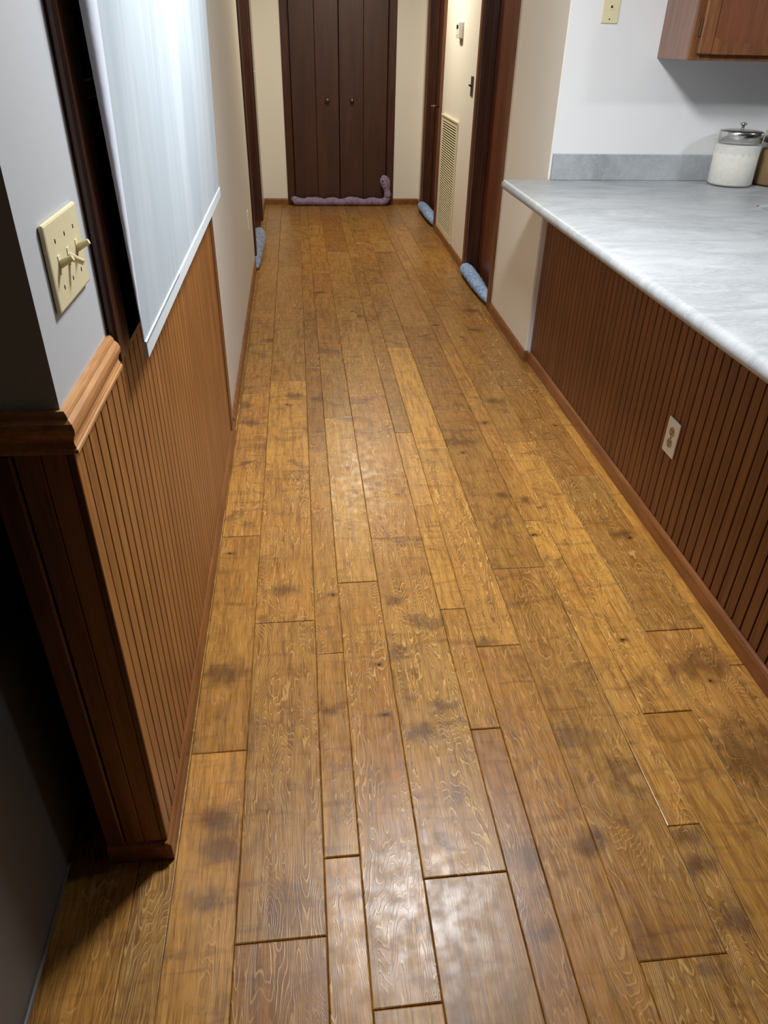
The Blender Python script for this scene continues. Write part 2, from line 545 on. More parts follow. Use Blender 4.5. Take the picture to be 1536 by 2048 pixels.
struct(B().box(-0.47, -0.113, 7.93, 8.03, 0, CEIL).box(0.946, 1.32, 7.93, 8.03, 0, CEIL).box(-0.113, 0.946, 7.93, 8.03, 2.09, CEIL),
       'wall_end', 'hwall', 'cream end wall either side of the dark closet doors', 'wall')

# ---- right hall wall (frame R: x along the hall, +y towards the hall)
D1 = (0.905, 1.720)
D2 = (3.190, 4.060)
wr = B()
for a, b in ((0.004, D1[0]), (D1[1], D2[0]), (D2[1], R_LEN)):
    wr.box(a, b, -0.114, 0, 0, CEIL)
for a, b in (D1, D2):
    wr.box(a, b, -0.114, 0, 2.05, CEIL)
wall_r = struct(wr, 'wall_right', 'hwall', 'cream hallway wall on the right with two doorways', 'wall')
wall_r.location = RA
wall_r.rotation_euler = (0, 0, R_ROT)
BB_PROF = [(0, 0), (0.013, 0), (0.013, 0.046), (0.009, 0.054), (0.004, 0.058), (0, 0.058)]


def baseboard(name, spans, loc, rot, sign, label):
    """along local x, standing proud on the +y (sign 1) or -y (sign -1) side"""
    b = B()
    for a, e in spans:
        b.prism([(sign * u, v) for u, v in BB_PROF], 'x', a, e)
    o = struct(b, name, 'trim', label, 'baseboard')
    o.location = loc
    o.rotation_euler = (0, 0, rot)
    return o


baseboard('baseboard_right', [(-0.013, 0.845), (1.78, 3.13), (4.12, R_LEN)], RA, R_ROT, 1, 'brown wooden baseboard along the right hallway wall')
# return piece round the corner below the counter
struct(B().prism([(3.62 - u, v) for u, v in BB_PROF], 'x', 1.152, 1.178), 'baseboard_return', 'trim', 'short baseboard return at the wall corner under the counter', 'baseboard')
baseboard('baseboard_end', [(-0.345, -0.113), (0.946, 1.197)], (0, 7.93, 0), 0, -1, 'brown baseboard on the end wall beside the closet')


def doorway(name, frame, rot, a, b, sign, mat_case, label, leaf_depth=0.085):
    """casing, jambs, stop, leaf and threshold of one door in a wall frame"""
    e = empty(name, frame, rot, label=label, cat='door', kind='structure')
    w_, p_ = 0.060, 0.015
    hd = 2.05

    def bx(nm, x0, x1, y0, y1, z0, z1, mat, bev=0.003):
        ya, yb = sorted((sign * y0, sign * y1))
        return B().box(x0, x1, ya, yb, z0, z1, bev).make(nm, mat, e)
    bx('casing', a - w_, a + 0.004, 0.0, p_, 0, hd + w_, mat_case, 0.004)
    bx('casing', b - 0.004, b + w_, 0.0, p_, 0, hd + w_, mat_case, 0.004)
    bx('casing', a + 0.005, b - 0.005, 0.0, p_, hd, hd + w_, mat_case, 0.004)
    bx('jamb', a, a + 0.018, -0.114, -0.0005, 0, hd, 'casing', 0.001)
    bx('jamb', b - 0.018, b, -0.114, -0.0005, 0, hd, 'casing', 0.001)
    bx('jamb', a + 0.0185, b - 0.0185, -0.114, -0.0005, hd - 0.018, hd, 'casing', 0.001)
    bx('door_stop', b - 0.030, b - 0.0185, -leaf_depth + 0.002, -leaf_depth + 0.036, 0.004, hd - 0.02, 'casing', 0.002)
    bx('door_stop', a + 0.0185, a + 0.030, -leaf_depth + 0.002, -leaf_depth + 0.036, 0.004, hd - 0.02, 'casing', 0.002)
    leaf = bx('door_leaf', a + 0.020, b - 0.020, -leaf_depth - 0.036, -leaf_depth, 0.012, hd - 0.021, 'door', 0.002)
    bx('threshold', a + 0.0185, b - 0.0185, -0.13, -0.002, 0.0, 0.010, 'casing', 0.003)
    return e, leaf, bx


d1, leaf1, _ = doorway('door_1', RA, R_ROT, D1[0], D1[1], 1, 'casing_l', 'red-brown door in the near right doorway beside the counter')
d2, leaf2, bx2 = doorway('door_2', RA, R_ROT, D2[0], D2[1], 1, 'casing_l', 'dark brown door with lever handle in the far right doorway')
hx = D2[1] - 0.40
lever = B()
lever.tube([(hx, -0.085, 0.935), (hx, -0.02, 0.935), (hx, 0.004, 0.935)], [0.011, 0.011, 0.011], 12)
lever.tube([(hx + 0.01, 0.002, 0.936), (hx - 0.03, 0.004, 0.938), (hx - 0.075, 0.005, 0.937), (hx - 0.11, 0.002, 0.935)], [0.010, 0.009, 0.008, 0.006], 12, 0.8)
lv = lever.make('lever_handle', 'bronze', leaf2, True)
B().lathe([(0.031, 0.0), (0.031, 0.004), (0.024, 0.009), (0.013, 0.012)], (hx, -0.085, 0.935), 28, 'y').make('rose_plate', 'bronze', lv, True)

# left hall wall (frame L: x along the hall, hall lies on -y)
D3 = (2.80, 4.28)
wl = B()
for a, b in ((0, D3[0]), (D3[1], L_LEN)):
    wl.box(a, b, 0, 0.114, 0, CEIL)
wl.box(D3[0], D3[1], 0, 0.114, 2.05, CEIL)
wall_l = struct(wl, 'wall_left', 'lwall', 'pale hallway wall on the left beyond the wood panelling', 'wall')
wall_l.location = LA
wall_l.rotation_euler = (0, 0, L_ROT)
baseboard('baseboard_left', [(0.03, D3[0] - 0.06), (D3[1] + 0.06, L_LEN)], LA, L_ROT, -1, 'brown baseboard along the left hallway wall')
d3, leaf3, _ = doorway('door_3', LA, L_ROT, D3[0], D3[1], -1, 'casing', 'dark brown doorway on the left side of the hallway')

# ---- closet at the end
clo = empty('door_4', (0, 7.93, 0), label='dark brown four-panel folding closet doors at the hall end', cat='closet door', kind='structure')
for x0, x1, z0, z1 in ((-0.113, -0.047, 0, 2.10), (0.880, 0.946, 0, 2.10), (-0.0465, 0.8795, 2.035, 2.10)):
    B().box(x0, x1, -0.016, 0.0, z0, z1, 0.004).make('casing', 'casing', clo)
for x0, x1 in ((-0.060, -0.042), (0.875, 0.893)):
    B().box(x0, x1, 0.0005, 0.10, 0, 2.09).make('jamb', 'casing', clo)
px = [-0.036, 0.192, 0.4085, 0.4155, 0.643, 0.870]
for i, (x0, x1) in enumerate(((px[0], px[1] - .001), (px[1] + .001, px[2]), (px[3], px[4] - .001), (px[4] + .001, px[5]))):
    pn = B().box(x0, x1, 0.016, 0.046, 0.015, 2.03, 0.003).make('door_panel', 'closet', clo)
    if i in (1, 2):
        kx = 0.301 if i == 1 else 0.534
        B().lathe([(0.010, 0.016), (0.010, 0.006), (0.014, -0.002), (0.021, -0.010), (0.021, -0.017), (0.014, -0.024), (0.004, -0.027)], (kx, 0, 0.925), 24, 'y').make('knob', 'bronze', pn, True)
B().box(-0.06, 0.893, 0.09, 0.10, 0, 2.1).make('closet_shade_sheet', 'black', clo)  # added black sheet, stands in for the shade inside the closet

# ------------------------------------------------------------------ left panelled half wall with opening
hw = B()
hw.box(-0.437, -0.330, 0.930, 1.320, 0, CEIL)              # post
hw.box(-0.437, -0.330, 1.320, 2.745, 0, 0.955)             # below the opening
hw.box(-0.437, -0.330, 2.745, 2.873, 0, CEIL)
hw.box(-0.437, -0.330, 1.320, 2.745, 2.10, CEIL)
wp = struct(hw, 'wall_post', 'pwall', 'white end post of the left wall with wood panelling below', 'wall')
pan = empty('wall_wainscot', (0, 0, 0), label='honey brown grooved wood panelling on the left half wall', cat='panelling', kind='structure')
B().box(-0.3300, -0.3275, 0.934, 2.800, 0.0, 0.9595).make('backing', 'groove', pan)
B().box(-0.436, -0.330, 0.9275, 0.930, 0.0, 0.9595).make('backing', 'groove', pan)
P_L = 0.0404
first = None
y = 0.9597
# corner strip, then the slats
B().box(-0.3275, -0.3225, 0.9245, 0.9577, 0.058, 0.9595, 0.0012).make('slat', 'slat_l', pan)
for i in range(45):
    if first is None:
        first = B().box(-0.0025, 0.0025, 0.0010, P_L - 0.0036, 0.058, 0.9595, 0.0012).make('slat', 'slat_l', pan, loc=(-0.325, y, 0))
    else:
        share(first, pan, (-0.325, y, 0))
    y += P_L
B().box(-0.3275, -0.318, y + 0.001, 2.846, 0.0, 0.985, 0.002).make('corner_strip', 'casing_l', pan)
# end face towards the viewer
for i in range(2):
    B().box(-0.368 - 0.036 * i, -0.3335 - 0.036 * i, 0.9225, 0.9275, 0.058, 0.9595, 0.0012).make('slat', 'slat_l', pan)
B().box(-0.443, -0.4065, 0.917, 0.9275, 0.058, 0.9595, 0.003).make('edge_strip', 'casing_l', pan)
B().box(-0.3325, -0.3225, 0.9215, 0.9244, 0.058, 0.9595, 0.001).make('edge_strip', 'casing_l', pan)
# opening sill and head
B().box(-0.437, -0.320, 1.3125, 2.745, 0.9598, 0.973, 0.002).make('sill', 'casing', pan)

bl = B().prism([(-0.3275 + u, v) for u, v in BB_PROF], 'y', 0.9145, 2.875)
bl.prism([(0.9275 - u, v) for u, v in BB_PROF], 'x', -0.443, -0.3275)
struct(bl, 'baseboard_panel', 'trim', 'brown baseboard below the grooved left panelling', 'baseboard')

RAIL = [(-0.330, 1.0200), (-0.324, 1.0200), (-0.321, 1.0160), (-0.3195, 1.0120), (-0.3195, 1.0100), (-0.314, 1.0050), (-0.3115, 0.9980), (-0.312, 0.9910), (-0.316, 0.9840),
        (-0.318, 0.9770), (-0.317, 0.9730), (-0.3155, 0.9710), (-0.3155, 0.9690), (-0.3130, 0.9670), (-0.3130, 0.9620), (-0.3155, 0.9600), (-0.3225, 0.9600), (-0.3225, 0.9615), (-0.330, 0.9615)]
rb = B()
# swept round the corner with a mitre
lo = [rb.bm.verts.new((u, 1.2225, v)) for u, v in RAIL]
mid = [rb.bm.verts.new((u, 0.930 - (u + 0.330), v)) for u, v in RAIL]
end = [rb.bm.verts.new((-0.470, 0.930 - (u + 0.330), v)) for u, v in RAIL]
nR = len(RAIL)
for A_, B_ in ((lo, mid), (mid, end)):
    for i in range(nR):
        rb.bm.faces.new((A_[i], A_[(i + 1) % nR], B_[(i + 1) % nR], B_[i]))
rb.bm.faces.new(lo)
rb.bm.faces.new(end[::-1])
struct(rb, 'trim_1', 'rail', 'moulded light brown chair rail wrapping round the left post', 'chair rail')

win = empty('window_1', (-0.33, 1.30, 0.975), label='dark-framed opening in the left wall behind the white shade', cat='opening', kind='structure')


def wpart(nm, mat, x0, x1, y0, y1, z0, z1, bev=0.003):
    return B().box(x0 + 0.33, x1 + 0.33, y0 - 1.30, y1 - 1.30, z0 - 0.975, z1 - 0.975, bev).make(nm, mat, win)


wpart('casing', 'casing', -0.330, -0.314, 1.2235, 1.312, 0.9660, 2.17, 0.005)
wpart('casing', 'casing', -0.330, -0.314, 2.752, 2.828, 0.9905, 2.17, 0.005)
wpart('casing', 'casing', -0.330, -0.314, 1.3125, 2.7515, 2.10, 2.17, 0.005)
wpart('jamb', 'casing', -0.437, -0.331, 1.3205, 1.332, 0.9755, 2.10, 0.001)
wpart('jamb', 'casing', -0.437, -0.331, 2.733, 2.7445, 0.9755, 2.10, 0.001)
wpart('shelf', 'casing', -0.72, -0.355, 1.3325, 2.7325, 1.345, 1.375, 0.003)
wpart('shelf', 'casing', -0.72, -0.40, 1.3325, 2.7325, 1.70, 1.73, 0.003)
wpart('shelf_side', 'casing', -0.72, -0.438, 1.30, 1.3320, 0.9, 2.10, 0.002)
wpart('shelf_back', 'casing', -0.735, -0.7205, 1.30, 2.76, 0.9, 2.10, 0.001)
wpart('shelf_base', 'casing', -0.72, -0.438, 1.3325, 2.76, 0.935, 0.960, 0.002)

# ------------------------------------------------------------------ roller shade
sh = empty('roller_shade', (-0.285, 1.29, 0.95))
tag(sh, 'white roller shade hanging over the dark opening on the left', 'shade')
s0 = B()
nz_, ny_ = 24, 16
Y0, Y1, Z0, Z1 = 1.292, 2.862, 0.977, 2.16
grid = {}


def shade_x(yv, zv):
    t = (zv - 0.955) / 0.55
    e = min(yv - Y0, Y1 - yv)
    return -0.286 + 0.013 * t + 0.0025 * math.sin(yv * 5.2) * t - 0.001 * math.exp(-e * 30) * t


for i in range(ny_ + 1):
    for j in range(nz_ + 1):
        yv = Y0 + (Y1 - Y0) * i / ny_ + (0.06 * (j / nz_) ** 1.2 if i == ny_ else 0.0)
        zv = Z0 + (Z1 - Z0) * j / nz_
        grid[i, j] = s0.bm.verts.new((shade_x(yv, zv) + 0.285, yv - 1.29, zv - 0.95))
for i in range(ny_):
    for j in range(nz_):
        s0.bm.faces.new((grid[i, j], grid[i + 1, j], grid[i + 1, j + 1], grid[i, j + 1]))
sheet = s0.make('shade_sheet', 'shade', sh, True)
so = sheet.modifiers.new('solid', 'SOLIDIFY')
so.thickness = 0.0012
es = sheet.modifiers.new('split', 'EDGE_SPLIT')
es.split_angle = math.radians(50)
# folded-back edge, wider towards the top
s1 = B()
ed = []
for j in range(nz_ + 1):
    zv = Z0 + (Z1 - Z0) * j / nz_
    xx = shade_x(Y0, zv)
    wd = max(0.0008, 0.039 * (zv - Z0) / 0.51)
    wd = min(wd, 0.05)
    ed.append((s1.bm.verts.new((xx + 0.285 - 0.0007, Y0 - 1.29 + 0.0003, zv - 0.95)), s1.bm.verts.new((xx + 0.285 - 0.0007 - wd * 0.42, Y0 - 1.29 - wd * 0.9, zv - 0.95))))
for j in range(nz_):
    s1.bm.faces.new((ed[j][0], ed[j][1], ed[j + 1][1], ed[j + 1][0]))
fo = s1.make('folded_edge', 'film', sh, True)
fm = fo.modifiers.new('solid', 'SOLIDIFY')
fm.thickness = 0.0008
hem = B().prism([(0.0030, 0.0015), (0.0030, 0.030), (0.0015, 0.0315), (-0.005, 0.0315), (-0.005, 0.0)], 'y', 0.002, 1.578)
hm = hem.make('hem_bar', 'hem', sh)
tick = None
for i in range(60):
    yv = 0.006 + i * 0.0075
    if tick is None:
        tick = B().box(-0.0006, 0.0006, 0, 0.0022, -0.0022, 0.0022).make('stitch', 'thread', hm, loc=(0.0030, yv, 0.0285))
    else:
        share(tick, hm, (0.0030, yv, 0.0285))
B().lathe([(0.020, 0.0), (0.020, 1.58)], (-0.020 + 0.018, 0, 1.205), 24, 'y').make('roller', 'shade', sh, True)

# ------------------------------------------------------------------ switch plates, outlets and wall fittings


def wall_thing(name, loc, rz, label, cat, group=None):
    """local x along the wall, local -y out of the wall, z up"""
    return tag(empty(name, loc, rz), label, cat, group)


def plate(e, w_, h_, mat, th=0.006, bev=0.003):
    return B().box(-w_ / 2, w_ / 2, -th, -0.0003, -h_ / 2, h_ / 2, bev, 2).make('plate', mat, e)


# three-gang switch on the left post (faces +X)
sw = wall_thing('light_switch', (-0.330, 1.083, 1.182), math.pi / 2, 'almond three-toggle light switch plate on the white left post', 'light switch')
pl = plate(sw, 0.166, 0.114, 'almond', 0.0075, 0.0035)
for i, xx in enumerate((-0.046, 0.0, 0.046)):
    B().box(xx - 0.0052, xx + 0.0052, -0.0085, -0.0070, -0.012, 0.012, 0.0006).make('toggle_slot', 'ivory', sw)
    tilt = 1 if i != 1 else -1
    tg = B()
    tg.tube([(xx, -0.0075, 0), (xx, -0.014, 0.0035 * tilt), (xx, -0.026, 0.009 * tilt)], [0.0050, 0.0046, 0.0034], 10, 1.15)
    tg.make('toggle', 'ivory', sw)
    for sg in (1, -1):
        B().box(xx - 0.0016, xx + 0.0016, -0.0082, -0.0070, sg * 0.030 - 0.0030, sg * 0.030 + 0.0030, 0.0008).make('screw', 'screw', sw)

# duplex outlet on the panelling under the counter (faces -X)
ou = wall_thing('wall_outlet', (1.1900, 2.030, 0.359), -math.pi / 2, 'white duplex outlet on the dark panelling below the counter', 'outlet')
plate(ou, 0.080, 0.124, 'white', 0.007, 0.003)
for sg in (1, -1):
    rc = B().lathe([(0.0165, -0.0085), (0.0165, -0.0070)], (0, 0, sg * 0.020), 24, 'y').make('receptacle', 'tan', ou)
    for xx, ww in ((-0.006, 0.0012), (0.006, 0.0016)):
        B().box(xx - ww, xx + ww, -0.0092, -0.0084, sg * 0.020 + 0.0005, sg * 0.020 + 0.0085).make('slot', 'black', rc)
    B().lathe([(0.0028, -0.0092), (0.0028, -0.0084)], (0, 0, sg * 0.020 - 0.008), 12, 'y').make('ground_hole', 'black', rc)
B().lathe([(0.0030, -0.0078), (0.0030, -0.0069)], (0, 0, 0), 12, 'y').make('screw', 'screw', ou)

# jack plate on the kitchen wall
jk = wall_thing('jack_plate', (1.3405, 3.62, 1.567), 0, 'beige phone jack plate on the white kitchen wall', 'jack plate')
plate(jk, 0.074, 0.114, 'almond', 0.006, 0.003)
B().box(-0.008, 0.008, -0.0085, -0.0058, -0.008, 0.010, 0.001).make('jack', 'ivory', jk)
B().box(-0.0042, 0.0042, -0.0092, -0.0080, -0.003, 0.006, 0.0004).make('jack_socket', 'black', jk)
for sg in (1, -1):
    B().lathe([(0.0028, -0.0070), (0.0028, -0.0058)], (-0.002, 0, sg * 0.042), 12, 'y').make('screw', 'screw', jk)


def onR(s_, z_, out=0.0):
    t = (RB - RA).normalized()
    nrm = Vector((-t.y, t.x, 0))
    return RA + t * s_ + nrm * out + Vector((0, 0, z_))


RZ = R_ROT + math.pi            # local -y points into the hall... +y of frame R is hallwards
th = wall_thing('thermostat', onR(2.455, 1.488), RZ, 'small white thermostat on the cream hall wall above the vent', 'thermostat')
B().box(-0.062, 0.062, -0.008, -0.0004, -0.050, 0.052, 0.002).make('mount_plate', 'white', th)
tb = B().box(-0.060, 0.060, -0.034, -0.0082, -0.044, 0.050, 0.004, 2).make('housing', 'white', th)
B().box(-0.040, 0.030, -0.0352, -0.0341, 0.010, 0.034, 0.0004).make('display', 'black', tb)
for i in range(3):
    B().box(-0.030 + i * 0.024, -0.016 + i * 0.024, -0.0362, -0.0341, -0.030, -0.020, 0.0006).make('button', 'vent', tb)
B().box(-0.012, 0.012, -0.012, -0.0004, -0.078, -0.051, 0.002).make('wire_cover', 'tan', th)

hs = wall_thing('light_switch', onR(1.945, 1.175), RZ, 'dark metal single switch plate on the cream hall wall', 'light switch')
plate(hs, 0.072, 0.116, 'chrome', 0.006, 0.002)
B().tube([(0, -0.006, 0), (0, -0.016, 0.004), (0, -0.026, 0.008)], [0.006, 0.0055, 0.004], 10, 1.2).make('toggle', 'black', hs)
for sg in (1, -1):
    B().lathe([(0.003, -0.0072), (0.003, -0.0058)], (0, 0, sg * 0.031), 10, 'y').make('screw', 'screw', hs)

# return air vent
vt = wall_thing('air_vent', onR(2.69, 0.492), RZ, 'tall cream louvered return air vent low on the right hall wall', 'vent')
VW, VH = 0.685, 0.868
for nm, x0, x1, z0, z1 in (('frame_side', -VW / 2, -VW / 2 + 0.030, -VH / 2, VH / 2), ('frame_side', VW / 2 - 0.030, VW / 2, -VH / 2, VH / 2),
                           ('frame_rail', -VW / 2 + 0.0305, VW / 2 - 0.0305, VH / 2 - 0.045, VH / 2), ('frame_rail', -VW / 2 + 0.0305, VW / 2 - 0.0305, -VH / 2, -VH / 2 + 0.045)):
    B().box(x0, x1, -0.013, -0.0004, z0, z1, 0.004, 2).make(nm, 'vent', vt)
B().box(-VW / 2 - 0.004, VW / 2 + 0.004, -0.020, -0.0134, VH / 2 - 0.010, VH / 2 + 0.004, 0.002).make('top_lip', 'vent', vt)
B().box(-VW / 2 + 0.028, VW / 2 - 0.028, -0.0020, -0.0005, -VH / 2 + 0.04, VH / 2 - 0.04).make('vent_back', 'ventdark', vt)
lv0 = None
NL = 44
pitch = (VH - 0.092) / NL
for i in range(NL):
    zz = -VH / 2 + 0.046 + pitch * (i + 0.5)
    if lv0 is None:
        lv0 = B().prism([(-0.0025, 0.0030), (-0.0120, 0.0005), (-0.0128, -0.0008), (-0.0126, -0.0030), (-0.0116, -0.0030), (-0.0022, 0.0016)], 'x', -VW / 2 + 0.0308, VW / 2 - 0.0308).make('louver', 'vent', vt, loc=(0, 0, zz))
    else:
        share(lv0, vt, (0, 0, zz))


def onL(s_, z_):
    t = (LB - LA).normalized()
    return LA + t * s_ + Vector((0, 0, z_))


LZ = L_ROT                      # frame L: -y is hallwards
lo_ = wall_thing('wall_outlet', onL(2.20, 0.425), LZ, 'ivory outlet plate low on the left hallway wall', 'outlet')
plate(lo_, 0.074, 0.116, 'white', 0.006, 0.002)
for sg in (1, -1):
    B().lathe([(0.016, -0.0076), (0.016, -0.0059)], (0, 0, sg * 0.020), 20, 'y').make('receptacle', 'ivory', lo_)
ls = wall_thing('light_switch', onL(4.52, 1.165), LZ, 'pale switch plate beyond the left hallway door', 'light switch')
plate(ls, 0.074, 0.120, 'white', 0.007, 0.002)
B().tube([(0, -0.006, 0), (0, -0.015, 0.004), (0, -0.025, 0.008)], [0.005, 0.0046, 0.0036], 10).make('toggle', 'ivory', ls)

# ------------------------------------------------------------------ peninsula, counter, backsplash, cabinet, jars
pen = empty('peninsula_base', (1.205, 1.5, 0))
tag(pen, 'dark brown grooved panel peninsula under the grey counter', 'cabinet')


def pp(nm, mat, x0, x1, y0, y1, z0, z1, bev=0.0):
    return B().box(x0 - 1.205, x1 - 1.205, y0 - 1.5, y1 - 1.5, z0, z1, bev).make(nm, mat, pen)


pp('body', 'groove', 1.1945, 1.80, -0.60, 3.6195, 0.0, 0.850)
P_R = 0.0447
y = 3.6185
fr = None
k = 0
while y > 0.25:
    wgap = 0.0048
    if fr is None:
        fr = B().box(-0.0022, 0.0022, -P_R + wgap, -0.0006, 0.058, 0.850, 0.0012).make('slat', 'slat_r', pen, loc=(1.1920 - 1.205, y - 1.5, 0))
    else:
        share(fr, pen, (1.1920 - 1.205, y - 1.5, 0))
    y -= P_R
struct(B().prism([(1.1897 - u, v) for u, v in BB_PROF], 'y', -0.6, 3.606), 'baseboard_peninsula', 'trim', 'brown baseboard along the peninsula panelling', 'baseboard')

cnt = B()
zt, zb = 0.897, 0.853
nose = [(0.965 - 0.022 * math.sin(t * math.pi / 16), (zt + zb) / 2 + 0.022 * math.cos(t * math.pi / 16)) for t in range(17)]
cnt.prism(nose + [(1.800, zb), (1.835, zb), (1.848, zb + 0.01), (1.853, zb + 0.022), (1.850, zt - 0.008), (1.842, zt)], 'y', -0.60, 3.6195)
leg = [(3.6195, zt), (3.6195, zb), (3.020, zb), (3.010, zb + 0.008), (3.004, zb + 0.022), (3.007, zt - 0.008), (3.016, zt)]
cnt.prism(leg, 'x', 1.8421, 4.29)
# rounded inner corner of the L
fil = [(1.8422, 3.0155)] + [(1.8422 + 0.05 - 0.05 * math.cos(t * math.pi / 16), 3.0155 - 0.05 + 0.05 * math.sin(t * math.pi / 16)) for t in range(0, 9)]
cnt.prism(fil, 'z', zb + 0.001, zt - 0.0004)
ctop = cnt.make('countertop', 'lam')
tag(ctop, 'light grey marbled laminate countertop with rounded front edge', 'countertop')
bs = B().box(1.171, 4.29, 3.600, 3.6196, 0.8975, 1.008, 0.0025, 2).make('backsplash', 'lam')
tag(bs, 'low grey laminate backsplash strip against the white kitchen wall', 'backsplash')
base2 = B().box(1.9, 4.25, 3.06, 3.61, 0.0, 0.852, 0.003).make('base_cabinet', 'cab')
tag(base2, 'wooden base cabinet under the counter along the kitchen wall', 'cabinet')

uc = empty('upper_cabinet', (1.583, 3.62, 1.389))
tag(uc, 'brown wooden upper cabinet with arched panel door on the kitchen wall', 'cabinet')


def cp(nm, mat, x0, x1, y0, y1, z0, z1, bev=0.0015, par=None):
    return B().box(x0 - 1.583, x1 - 1.583, y0 - 3.62, y1 - 3.62, z0 - 1.389, z1 - 1.389, bev).make(nm, mat, par or uc)


cp('side_panel', 'cabside', 1.583, 1.600, 3.340, 3.6195, 1.389, 2.15)
cp('bottom_panel', 'cabside', 1.6005, 3.40, 3.340, 3.6195, 1.402, 1.418)
cp('top_panel', 'cabside', 1.6005, 3.40, 3.340, 3.6195, 2.13, 2.15)
cp('side_panel', 'cabside', 3.4005, 3.417, 3.340, 3.6195, 1.389, 2.15)
cp('frame_stile', 'cab', 1.583, 1.622, 3.320, 3.3395, 1.389, 2.15)
cp('frame_stile', 'cab', 2.086, 2.126, 3.320, 3.3395, 1.389, 2.15)
cp('frame_stile', 'cab', 3.377, 3.417, 3.320, 3.3395, 1.389, 2.15)
cp('frame_rail', 'cab', 1.6225, 2.0855, 3.320, 3.3395, 1.389, 1.427)
cp('frame_rail', 'cab', 2.1265, 3.3765, 3.320, 3.3395, 1.389, 1.427)
cp('frame_rail', 'cab', 1.6225, 3.3765, 3.320, 3.3395, 2.112, 2.15)


def arch_door(x0, x1):
    z0, z1 = 1.411, 2.13
    d_ = empty('cabinet_door', (0, 0, 0))
    d_.parent = uc
    sw_ = 0.056
    yf, yb = 3.298, 3.3195
    cp('door_stile', 'cab', x0, x0 + sw_, yf, yb, z0, z1, 0.004, d_)
    cp('door_stile', 'cab', x1 - sw_, x1, yf, yb, z0, z1, 0.004, d_)
    xm = (x0 + x1) / 2
    for base, sg in ((z0, 1), (z1, -1)):
        prof = [(x0 + sw_ + 0.0005 - 1.583, base - 1.389), (x1 - sw_ - 0.0005 - 1.583, base - 1.389)]
        n_ = 18
        for i in range(n_ + 1):
            t = 1 - i / n_
            xx = x0 + sw_ + 0.0005 + (x1 - x0 - 2 * sw_ - 0.001) * t
            u = abs(2 * t - 1)
            dip = 0.020 * (1 - u ** 2.6)
            prof.append((xx - 1.583, base + sg * (0.058 - dip) - 1.389))
        B().prism(prof, 'y', yf + 0.001 - 3.62, yb - 3.62).make('door_rail', 'cab', d_)
    cp('door_panel', 'cabpanel', x0 + sw_ - 0.004, x1 - sw_ + 0.004, yf + 0.008, yb - 0.002, z0 + 0.02, z1 - 0.02, 0.002, d_)
    hg = B().box(x0 - 0.007 - 1.583, x0 - 0.0008 - 1.583, yf + 0.008 - 3.62, 3.3198 - 3.62, 1.470 - 1.389, 1.532 - 1.389, 0.0015).make('hinge', 'bronze', d_)
    return d_


for x0, x1 in ((1.610, 2.080), (2.132, 2.740), (2.752, 3.370)):
    arch_door(x0, x1)


def jar(name, cx, cy, r, h, content, level, label, bag):
    e = tag(empty(name, (cx, cy, 0.8975)), label, 'jar', 'glass jars on the counter')
    B().lathe([(r * .93, 0.0), (r, 0.006), (r, h * .93), (r * .93, h * .985), (r * .93, h)], seg=48).make('glass_body', 'glass', e, True)
    B().lathe([(r * .90, 0.005), (r * .965, 0.012), (r * .965, level * .96), (r * .88, level)], seg=48).make('contents', content, e, True)
    lid = B().lathe([(r * .935, h + 0.0005), (r * .945, h + 0.042), (r * .92, h + 0.047), (r * .60, h + 0.051), (r * .1, h + 0.053)], seg=48).make('lid', 'steel', e, True)
    B().lathe([(0.006, h + 0.050), (0.006, h + 0.066), (0.015, h + 0.072), (0.016, h + 0.076), (0.004, h + 0.079)], seg=24).make('lid_knob', 'steel', lid, True)
    if bag:
        b = B()
        rnd = random.Random(4)
        ring = []
        for i in range(26):
            t = math.radians(150 + 170 * i / 25)
            w0 = 0.022 + 0.020 * abs(math.sin(i * 1.1)) + rnd.uniform(0, .01)
            up_ = 0.004 + (0.058 if i < 4 else 0.0) + rnd.uniform(0, .004)
            rr = r * 1.004
            ring.append((b.bm.verts.new((rr * math.cos(t), rr * math.sin(t), h - w0)), b.bm.verts.new(((rr + .006) * math.cos(t), (rr + .006) * math.sin(t), h)),
                         b.bm.verts.new(((rr + .006 - .004 * (i % 2)) * math.cos(t), (rr + .006) * math.sin(t), h + up_))))
        for i in range(25):
            for q in range(2):
                b.bm.faces.new((ring[i][q], ring[i + 1][q], ring[i + 1][q + 1], ring[i][q + 1]))
        b.make('plastic_bag', 'bag', e)
    return e


jar('storage_jar', 1.992, 3.494, 0.100, 0.178, 'flour', 0.172, 'glass jar of white flour with steel lid on the counter', True)
jar('storage_jar', 2.215, 3.494, 0.100, 0.178, 'brown', 0.150, 'glass jar of brown contents cut off by the photo edge', False)

# ------------------------------------------------------------------ draft stoppers


def lerp_path(pts, n_):
    out = []
    for i in range(n_):
        t = i / (n_ - 1) * (len(pts) - 1)
        k_ = min(int(t), len(pts) - 2)
        f = t - k_
        p0, p1, p2, p3 = pts[max(k_ - 1, 0)], pts[k_], pts[k_ + 1], pts[min(k_ + 2, len(pts) - 1)]
        out.append(tuple(0.5 * (2 * p1[q] + (p2[q] - p0[q]) * f + (2 * p0[q] - 5 * p1[q] + 4 * p2[q] - p3[q]) * f * f + (3 * p1[q] - p0[q] - 3 * p2[q] + p3[q]) * f ** 3) for q in range(len(p1))))
    return out


def stopper(name, pts, mat, label, group, squash=0.85, rip=0.06, n_=60, seg=20):
    e = tag(empty(name, (pts[len(pts) // 2][0], pts[len(pts) // 2][1], 0)), label, 'draft stopper', group)
    base = e.location
    pp_ = lerp_path(pts, n_)
    b = B().tube([(p[0] - base[0], p[1] - base[1], p[2]) for p in pp_], [max(p[3], 0.003) for p in pp_], seg, squash, rip)
    o = b.make('roll', mat, e, True)
    return e, o


